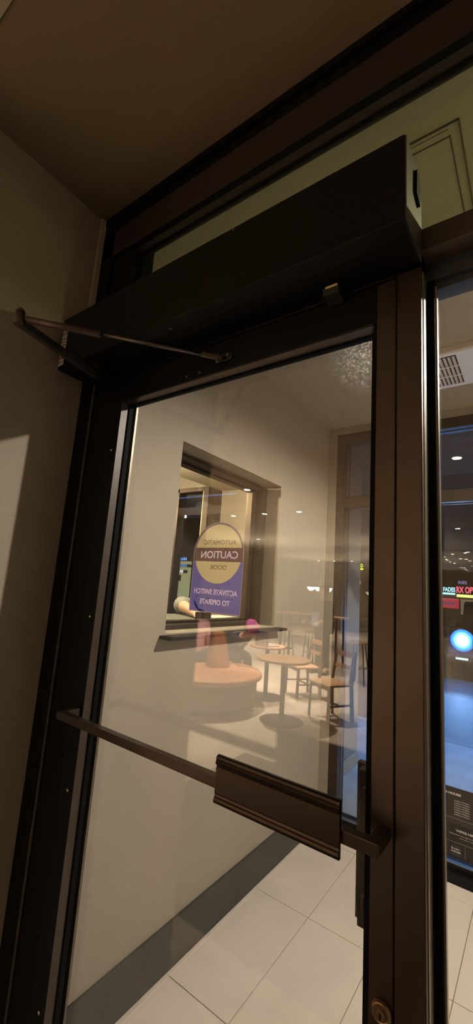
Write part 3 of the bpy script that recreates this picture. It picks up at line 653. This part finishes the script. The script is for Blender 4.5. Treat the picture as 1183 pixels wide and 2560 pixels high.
lathe('foot_ring', [(.165, .30), (.175, .30), (.175, .315), (.165, .315)], M_black, st_, 30)

# ================================================================== CAFE FURNITURE (seen reflected in the door glass)
BC = Vector((-3.80, -3.02, 0))
bn = empty('round_bench', BC); tag(bn, 'round banquette with grey drum base and tan leather seat', 'bench')
lathe('toe_kick', [(.64, 0), (.64, .06)], M_black, bn, 48); lathe('drum_base', [(.68, .06), (.70, .10), (.72, .37)], M_grey, bn, 48)
lathe('seat_pad', [(.745, .37), (.775, .385), (.78, .42), (.76, .445), (.70, .455), (.2, .458)], M_leather, bn, 56)
bm = bmesh.new()
lo_ = [(-3.72, -3.05), (-3.60, -3.33), (-3.79, -3.41), (-3.91, -3.13)]; hi_ = [(-3.735, -3.07), (-3.665, -3.24), (-3.81, -3.30), (-3.88, -3.15)]
lo = [bm.verts.new((x-BC.x, y-BC.y, .457)) for x, y in lo_]; hi = [bm.verts.new((x-BC.x, y-BC.y, .94)) for x, y in hi_]
bm.faces.new(lo[::-1]); bm.faces.new(hi)
for i in range(4): bm.faces.new((lo[i], lo[(i+1) % 4], hi[(i+1) % 4], hi[i]))
bmesh.ops.recalc_face_normals(bm, faces=bm.faces); bmesh.ops.bevel(bm, geom=bm.edges[:], offset=.015, segments=3, affect='EDGES')
finish('backrest', bm, mat('brown_leather', (.50, .20, .08), .5, bump=.2, bscale=90), bn)

def round_table(loc, label, r=.32):
    t = empty('round_table', loc); tag(t, label, 'table')
    lathe('tabletop', [(r-.012, .712), (r, .72), (r, .735), (r-.006, .742)], M_wood, t, 56)
    cyl('pedestal', (0, 0, .012), (0, 0, .712), .032, M_black, t)
    lathe('base_plate', [(.27, 0), (.27, .008), (.20, .016), (.05, .022)], M_black, t, 44); return t
round_table((-2.66, -3.16, 0), 'round wooden cafe table on a black pedestal beside the round banquette', .335)
round_table((-3.40, -3.98, 0), 'small round wooden table carrying an open laptop', .27)
def chair(loc, rz, label):
    t = empty('wooden_chair', loc, rz); tag(t, label, 'chair')
    bm = bmesh.new(); add_box(bm, -.21, .21, -.20, .21, .43, .455, .008); finish('seat', bm, M_wood, t)
    D = mat('chair_leg_wood', (.20, .11, .06), .5, var=.2, vscale=12)
    for s in (-1, 1):
        bar('leg', (s*.19, .19, 0), (s*.185, .18, .43), .030, .030, D, t, .004)
        bm = bmesh.new(); add_bar(bm, (s*.19, -.20, 0), (s*.185, -.18, .45), .030, .034, .004); add_bar(bm, (s*.185, -.18, .44), (s*.18, -.25, .84), .028, .034, .004); finish('leg', bm, D, t)
        bar('stretcher', (s*.188, .18, .20), (s*.188, -.19, .20), .018, .022, D, t, .003)
    bar('stretcher', (-.188, 0, .20), (.188, 0, .20), .018, .022, D, t, .003); bar('apron', (-.18, .185, .41), (.18, .185, .41), .02, .04, D, t, .003)
    bar('back_slat', (-.18, -.247, .80), (.18, -.247, .80), .020, .075, M_wood, t, .006); bar('back_slat', (-.18, -.222, .64), (.18, -.222, .64), .020, .055, M_wood, t, .006)
    return t
ang = math.atan2(.33, -.27)
chair((-2.27, -3.74, 0), math.radians(27), 'wooden ladder-back chair beside the round cafe table')
chair((-3.06, -4.52, 0), math.radians(35), 'wooden ladder-back chair pulled up to the laptop table')
lp = empty('laptop', (-3.40, -3.96, .742), math.radians(200)); tag(lp, 'open silver laptop with blue-grey screen on the small round table', 'laptop')
bm = bmesh.new(); add_box(bm, -.16, .16, -.11, .11, 0, .014, .003); finish('keyboard_base', bm, mat('silver', (.5, .5, .52), .35, metal=.6), lp)
bm = bmesh.new(); add_bar(bm, (-.16, -.11, .012+.11), (.16, -.11, .012+.11), .008, .21, .002); sc1 = finish('lid', bm, MATS['silver'], lp)
box('screen', (-.145, .145, -.1055, -.1040, .028, .21), emi('screen_glow', (.30, .42, .75), 1.6), lp)
box('screen', (-.145, .145, -.1165, -.1150, .12, .21), mat('lid_dark', (.08, .09, .12), .4), lp)
person(Vector((-4.20, -3.22, .0)), math.radians(108), 'sit', 'person in a pink hoodie sitting on the round banquette', M_pink, M_dark, M_hair)
person(Vector((-4.20, -3.93, 0)), math.radians(-80), 'lean', 'person in a magenta knit hat bent over the laptop table', M_dark, M_dark, M_hair, hat=M_mag)
person(Vector((-3.60, -6.45, 0)), math.radians(20), 'stand', 'standing person in dark clothes carrying a pale blue bag', M_dark, M_dark, M_hair)
bg = box('shoulder_bag', (-3.72, -3.56, -6.20, -6.12, .92, 1.20), M_blue, bev=.03); tag(bg, 'pale blue bag hanging at the standing person', 'bag')
# stools for the two seated guests away from the banquette
t = empty('low_stool', (-4.20, -3.93, 0)); tag(t, 'low round stool under the person at the laptop table', 'stool')
lathe('seat', [(.17, .42), (.18, .43), (.18, .45), (.16, .46)], M_leather, t, 30); cyl('pedestal', (0, 0, .01), (0, 0, .42), .04, M_black, t); lathe('base_plate', [(.18, 0), (.18, .012)], M_black, t, 30)
# high table and stools at the rear
t = empty('high_table', (-4.3, -7.6, 0)); tag(t, 'long high table with thin top near the pendant lamps', 'table')
box('tabletop', (-.9, .7, -.3, .3, 1.02, 1.06), M_wood, t, bev=.004)
for x in (-.8, .6):
    for y in (-.22, .22): box('leg', (x-.02, x+.02, y-.02, y+.02, 0, 1.02), M_black, t)
def hstool(loc, label, group=None):
    t = empty('high_stool', loc); tag(t, label, 'stool', group)
    lathe('seat', [(.16, .70), (.17, .71), (.17, .73), (.15, .74)], M_wood, t, 26)
    for i in range(4):
        a = math.pi/4+i*math.pi/2; cyl('leg', (.11*math.cos(a), .11*math.sin(a), .70), (.19*math.cos(a), .19*math.sin(a), 0), .011, M_black, t, seg=10)
    lathe('foot_ring', [(.155, .28), (.163, .28), (.163, .292), (.155, .292)], mat('chrome_ring', (.6, .6, .6), .3, metal=1), t, 26)
    return t
h0 = hstool((-4.75, -7.05, 0), 'high stool with wooden seat at the free end of the high table', 'stools in front of the high table')
for x in (-4.15,): c = copy_tree(h0); c.location = (x, -7.05, 0); c['label'] = 'high stool at the high table, the one behind the standing person'
hstool((-2.75, -6.2, 0), 'high stool standing apart right of the standing person')
# pendants
pz = []
for i, (px, py, yv) in enumerate(((778, 1467, 15.2), (797, 1468, 14.6), (820, 1470, 14.0))):
    p = mir(px, py, 1, yv); r = .150
    t = empty('pendant_lamp', (p.x, p.y, CZ)); tag(t, ('rightmost', 'middle', 'leftmost')[2-i]+' of three globe pendants, dark above and glowing white below', 'pendant lamp', 'globe pendants in the rear of the cafe')
    zc = p.z-CZ
    lathe('canopy', [(.06, -.02), (.06, 0)], M_black, t, 20); cyl('cord', (0, 0, zc+r), (0, 0, -.02), .006, M_black, t, seg=8)
    lathe('upper_shade', [(r, zc)]+[(r*math.cos(a*math.pi/16), zc+r*math.sin(a*math.pi/16)) for a in range(1, 8)], M_dark, t, 32)
    lathe('lower_globe', [(r*math.cos(a*math.pi/16), zc-r*math.sin(a*math.pi/16)) for a in range(7, 0, -1)]+[(r, zc-.002)], emi('globe_glow%d' % i, (1, .93, .75), 14), t, 32)
# entrance mat
em = box('door_mat', (-2.4, 1.2, -2.0, -.1, .0, .010), mat('black_mat', (.02, .02, .02), .95, bump=.5, bscale=300), bev=.003); tag(em, 'black entrance mat on the cafe floor', 'mat')

# ================================================================== STREET
M_conc = mat('sidewalk_concrete', (.42, .42, .42), .7, bump=.5, bscale=25, var=.2, vscale=3)
M_asph = mat('asphalt', (.10, .10, .105), .6, bump=1.0, bscale=22, var=.4, vscale=30)
struct(box('sidewalk', (-14, 14, 3.16, 5.75, -.10, -.012), M_conc), 'pale concrete sidewalk lit blue outside the street window', 'sidewalk')
struct(box('curb', (-14, 14, 5.75, 5.92, -.12, -.008), mat('curb_stone', (.30, .30, .30), .8), bev=.01), 'stone curb between sidewalk and road', 'curb')
struct(box('road', (-30, 14, 5.92, 21, -.2, -.10), M_asph), 'dark asphalt road outside with blue sheen', 'road')
struct(box('sidewalk', (-34, 14, 21, 30, -.2, 0), mat('far_paving', (.16, .14, .13), .8)), 'far sidewalk in front of the shops', 'sidewalk')
struct(box('ceiling', (-14, 14, 3.16, 4.9, 2.96, 3.12), mat('soffit_taupe', (.16, .11, .075), .8)), 'taupe soffit over the sidewalk outside', 'ceiling')
# column outside
pc = at(895, 1905, 2, 0)
t = empty('column', (-1.80, 3.75, 0)); tag(t, 'square grey column standing outside the street window', 'column')
box('shaft', (-.30, .285, -.58, .58, .10, 2.955), mat('column_grey', (.30, .29, .27), .6, bump=.1, bscale=20), t, bev=.006)
box('plinth', (-.31, .294, -.585, .59, -.010, .10), mat('plinth_tan', (.45, .38, .27), .6), t, bev=.004)
# added LED strip out of view, an invented source for the sidewalk's blue light
t = empty('added_led_wash', (.4, 4.7, 2.96)); tag(t, 'added unseen blue LED strip under the soffit outside', 'light')
box('housing', (-.2, 1.6, -.04, .04, -.05, 0), M_black, t, bev=.004); box('diffuser', (-.18, 1.58, -.03, .03, -.054, -.05), emi('blue_led', (.12, .32, 1), 4), t)
for x_ in (-.1, .6, 1.3): spot('added_blue_wash', (x_, 4.7, 2.90), (x_-.7, 5.2, 0), 150, 84, .8, (.15, .42, 1), .03)
for x_ in (-1.9, -.5): spot('added_blue_wash', (x_, 7.5, 4.22), (x_-.2, 7.2, 0), 420, 90, .9, (.08, .28, 1), .08)  # added blue light on the road, from an unseen street lamp
t = empty('added_street_lamp', (-1.2, 7.5, -.10)); tag(t, 'added unseen street lamp with blue LED head over the road', 'street lamp')
M_pole = mat('lamp_pole', (.08, .08, .09), .5); cyl('pole', (3.2, -1.5, 0), (3.2, -1.5, 4.5), .06, M_pole, t); cyl('arm', (3.2, -1.5, 4.45), (0, 0, 4.45), .035, M_pole, t); box('lamp_head', (-1.0, 1.0, -.16, .16, 4.34, 4.42), M_pole, t, bev=.02)
# shops: facade with signs
M_brick = mat('brown_facade', (.20, .10, .065), .8, var=.3, vscale=1.5)
FY = 30.0
t = empty('shop_building', (-8, FY, 0)); tag(t, 'low brown shop building across the street with red lit shop window', 'building')
def F(px, py): q_ = at(px, py, 1, FY); return q_.x, q_.z
def fbox(name, x0, y0, x1, y1, m_, d0, d1):
    a = F(x0, y0); b = F(x1, y1); xx = sorted((a[0], b[0])); zz = sorted((a[1], b[1]))
    o = box(name, (xx[0]+8, xx[1]+8, d0, d1, zz[0], zz[1]), m_, t); return o
box('facade_wall', (-6, 10, 0, .5, 0, 3.6), M_brick, t); 
fbox('shop_window', 1098, 1494, 1148, 1522, emi('red_shop', (.40, .03, .06), 1.0), -.02, .01)
fbox('shop_window', 1106, 1504, 1138, 1512, emi('shop_inner', (.12, .05, .10), 1.0), -.04, -.02)
fbox('shop_window', 1152, 1498, 1200, 1540, emi('shop_dim', (.16, .12, .08), 1.0), -.02, .01)
fbox('awning_strip', 1100, 1496, 1150, 1499, emi('awning_pink', (.8, .25, .3), 1.0), -.04, .0)
def shop_sign(name, s, x0, x1, yc, hpx, col, st_r, label, bar_=None):
    a = at(x0, yc, 1, FY-.25); b = at(x1, yc, 1, FY-.25); h = (at(x0, yc-hpx/2, 1, FY-.25)-at(x0, yc+hpx/2, 1, FY-.25)).z
    e = empty('shop_sign', (a.x, FY-.2, a.z)); tag(e, label, 'sign'); wd = b.x-a.x
    m_ = emi(name, col, st_r)
    text('lettering', s, (wd/2, -.12, 0), h, wd, m_, e, '-Y', bold=.03)
    box('backing', (0, wd*.985, -.04, .06, -h*.60, h*.60), M_dark, e)
    if bar_: box('light_bar', (0, wd*.985, -.12, -.05, -h*1.15, -h*.72), emi(name+'_bar', bar_, 1.6), e)
    box('bracket', (.02, .12, .06, .195, -.05, .05), M_dark, e)
shop_sign('cyan_sign', 'TE FADES', 1094, 1139, 1472, 11, (.45, .85, 1.0), 1.6, 'cyan lit shop sign left of the red sign', (.45, .85, 1))
shop_sign('red_sign', 'RX OPTICAL', 1142, 1222, 1474, 16, (1, .12, .20), 1.5, 'red lit RX sign above a yellow light bar', (.75, .85, .25))
shop_sign('faint_sign', 'IRIES', 1146, 1168, 1456, 8, (.25, .22, .45), .9, 'faint violet lettering above the red sign')
shop_sign('yellow_sign', 'ND', 896, 909, 1414, 9, (.8, .95, .05), 1.5, 'yellow lit ND sign seen beside the grey column', (.8, .95, .05))
shop_sign('white_sign', '8 I', 895, 902, 1456, 8, (.6, .8, 1.0), 2.0, 'small white lit sign below the yellow sign')
t2 = empty('shop_building', (-17, FY+1, 0)); tag(t2, 'dark building across the street behind the yellow sign', 'building')
box('facade_wall', (-9, 2.9, 0, 1, 0, 4.6), mat('dark_facade', (.06, .05, .05), .8), t2); box('lit_strip', (5-2.2, 5.0-1.2, -.1, .02, 1.2, 1.25), emi('olive_strip', (.5, .4, .08), .6), t2)
# dark SUV with a round blue-white headlamp
def suv(loc, label):
    t = empty('car', loc, 0); tag(t, label, 'car')
    Mb = mat('car_paint', (.012, .018, .05), .25, metal=.3); Mg = mat('car_glass', (.01, .012, .02), .08)
    prism('body', [(-2.2, .42), (2.1, .42), (2.15, .75), (2.0, 1.02), (-2.05, 1.04), (-2.22, .95)], -.90, .90, Mb, t, 'yz')
    prism('cabin', [(-.95, 1.03), (1.85, 1.02), (1.65, 1.62), (-.45, 1.66)], -.80, .80, Mg, t, 'yz')
    prism('roof', [(-.50, 1.64), (1.70, 1.60), (1.62, 1.70), (-.38, 1.72)], -.78, .78, Mb, t, 'yz')
    bmg = box('grille', (-.42, .42, -2.26, -2.2, .60, .92), M_black, t, bev=.01); box('bumper', (-.92, .92, -2.34, -2.18, .40, .56), M_black, t, bev=.03)
    for x in (-.62, .62): 
        bm = bmesh.new(); add_cyl(bm, (x, -2.20, .86), (x, -2.30, .86), .13, .11, 24); finish('headlamp', bm, emi('headlamp_glow', (.45, .75, 1), 14) if 'headlamp_glow' not in MATS else MATS['headlamp_glow'], t)
        r_ = lathe('halo_ring', [(.24, 0), (.24, .04), (.13, .07), (.13, 0)], mat('halo_blue', (.05, .18, .7), .3, emit=(.05, .25, 1), estr=1.2), t, 28, (0, 0, 0))  # glowing ring modelled in place of the headlamp's blue halo
        for v in r_.data.vertices: v.co = Vector((x+v.co.x, -2.2-v.co.z, .86+v.co.y))
        box('mirror', (x*1.62-.09, x*1.62+.09, -.95, -.80, 1.05, 1.20), Mb, t, bev=.02)
        box('fog_lamp', (x-.12, x+.12, -2.36, -2.33, .46, .50), emi('fog_glow', (.4, .85, 1), 2.5) if 'fog_glow' not in MATS else MATS['fog_glow'], t)
    for x in (-.82, .82):
        for y in (-1.45, 1.4):
            cyl('wheel', (x-.11, y, .34), (x+.11, y, .34), .34, M_black, t, seg=28)
    return t
hl = at(1156, 1567, 1, 10.8)
suv((hl.x+.62, 13.0, -.10), 'dark blue car with glowing blue-white headlamp on the road')
for q_ in (0, 1.24): point('car_front_fill', (hl.x+q_, 10.45, .80), 50, (.12, .35, 1), .02)  # added blue fill before the headlamps, lights the car front like glare
spot('car_beam', (hl.x, 10.4, .86), (hl.x+.3, 6.5, -.2), 170, 60, .8, (.25, .5, 1), .08)
spot('car_beam', (hl.x+1.24, 10.4, .86), (hl.x+1.2, 6.5, -.2), 170, 60, .8, (.25, .5, 1), .08)
# far things seen through the cafe's own street window
t = empty('shop_building', (-13.0, 14.5, 0)); tag(t, 'building with pale green lit wall seen through the interior window', 'building')
box('facade_wall', (-9, 5.6, 0, .4, -.1, 4.6), mat('night_facade', (.035, .034, .03), .8), t)
a = at(428, 1402, 1, 14.4); b = at(466, 1520, 1, 14.4)
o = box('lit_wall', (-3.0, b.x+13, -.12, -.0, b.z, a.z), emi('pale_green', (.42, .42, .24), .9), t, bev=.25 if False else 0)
def bsign(s, x0, x1, yc, hpx, col, e_, label):
    a_ = at(x0, yc, 1, 14.2); b_ = at(x1, yc, 1, 14.2); h_ = (at(x0, yc-hpx/2, 1, 14.2)-at(x0, yc+hpx/2, 1, 14.2)).z
    q_ = empty('shop_sign', (a_.x, 14.25, a_.z)); tag(q_, label, 'sign')
    text('lettering', s, ((b_.x-a_.x)/2, -.05, 0), h_, b_.x-a_.x, emi('bs'+s[:2], col, e_), q_, '-Y', bold=.03); box('backing', (-.1, b_.x-a_.x+.1, 0, .245, -h_*.55, h_*.55), M_dark, q_)
bsign('CDT A-AAA', 436, 468, 1396, 8, (.12, .35, 1), 2.2, 'blue lit sign over the pale green wall')
bsign('CENTERED', 438, 468, 1413, 6, (.12, .35, .9), 1.2, 'dim blue sign line under the brighter blue sign')
bsign('P', 428, 442, 1443, 14, (.25, .75, 1), 2.5, 'cyan lit letter sign on the pale green wall')
bsign('IS', 450, 458, 1428, 7, (.8, .8, .75), 2.0, 'tiny white lit sign on the pale green wall')
bsign('O', 429, 438, 1383, 14, (.2, .5, 1), 1.8, 'round blue lit logo above the blue sign')
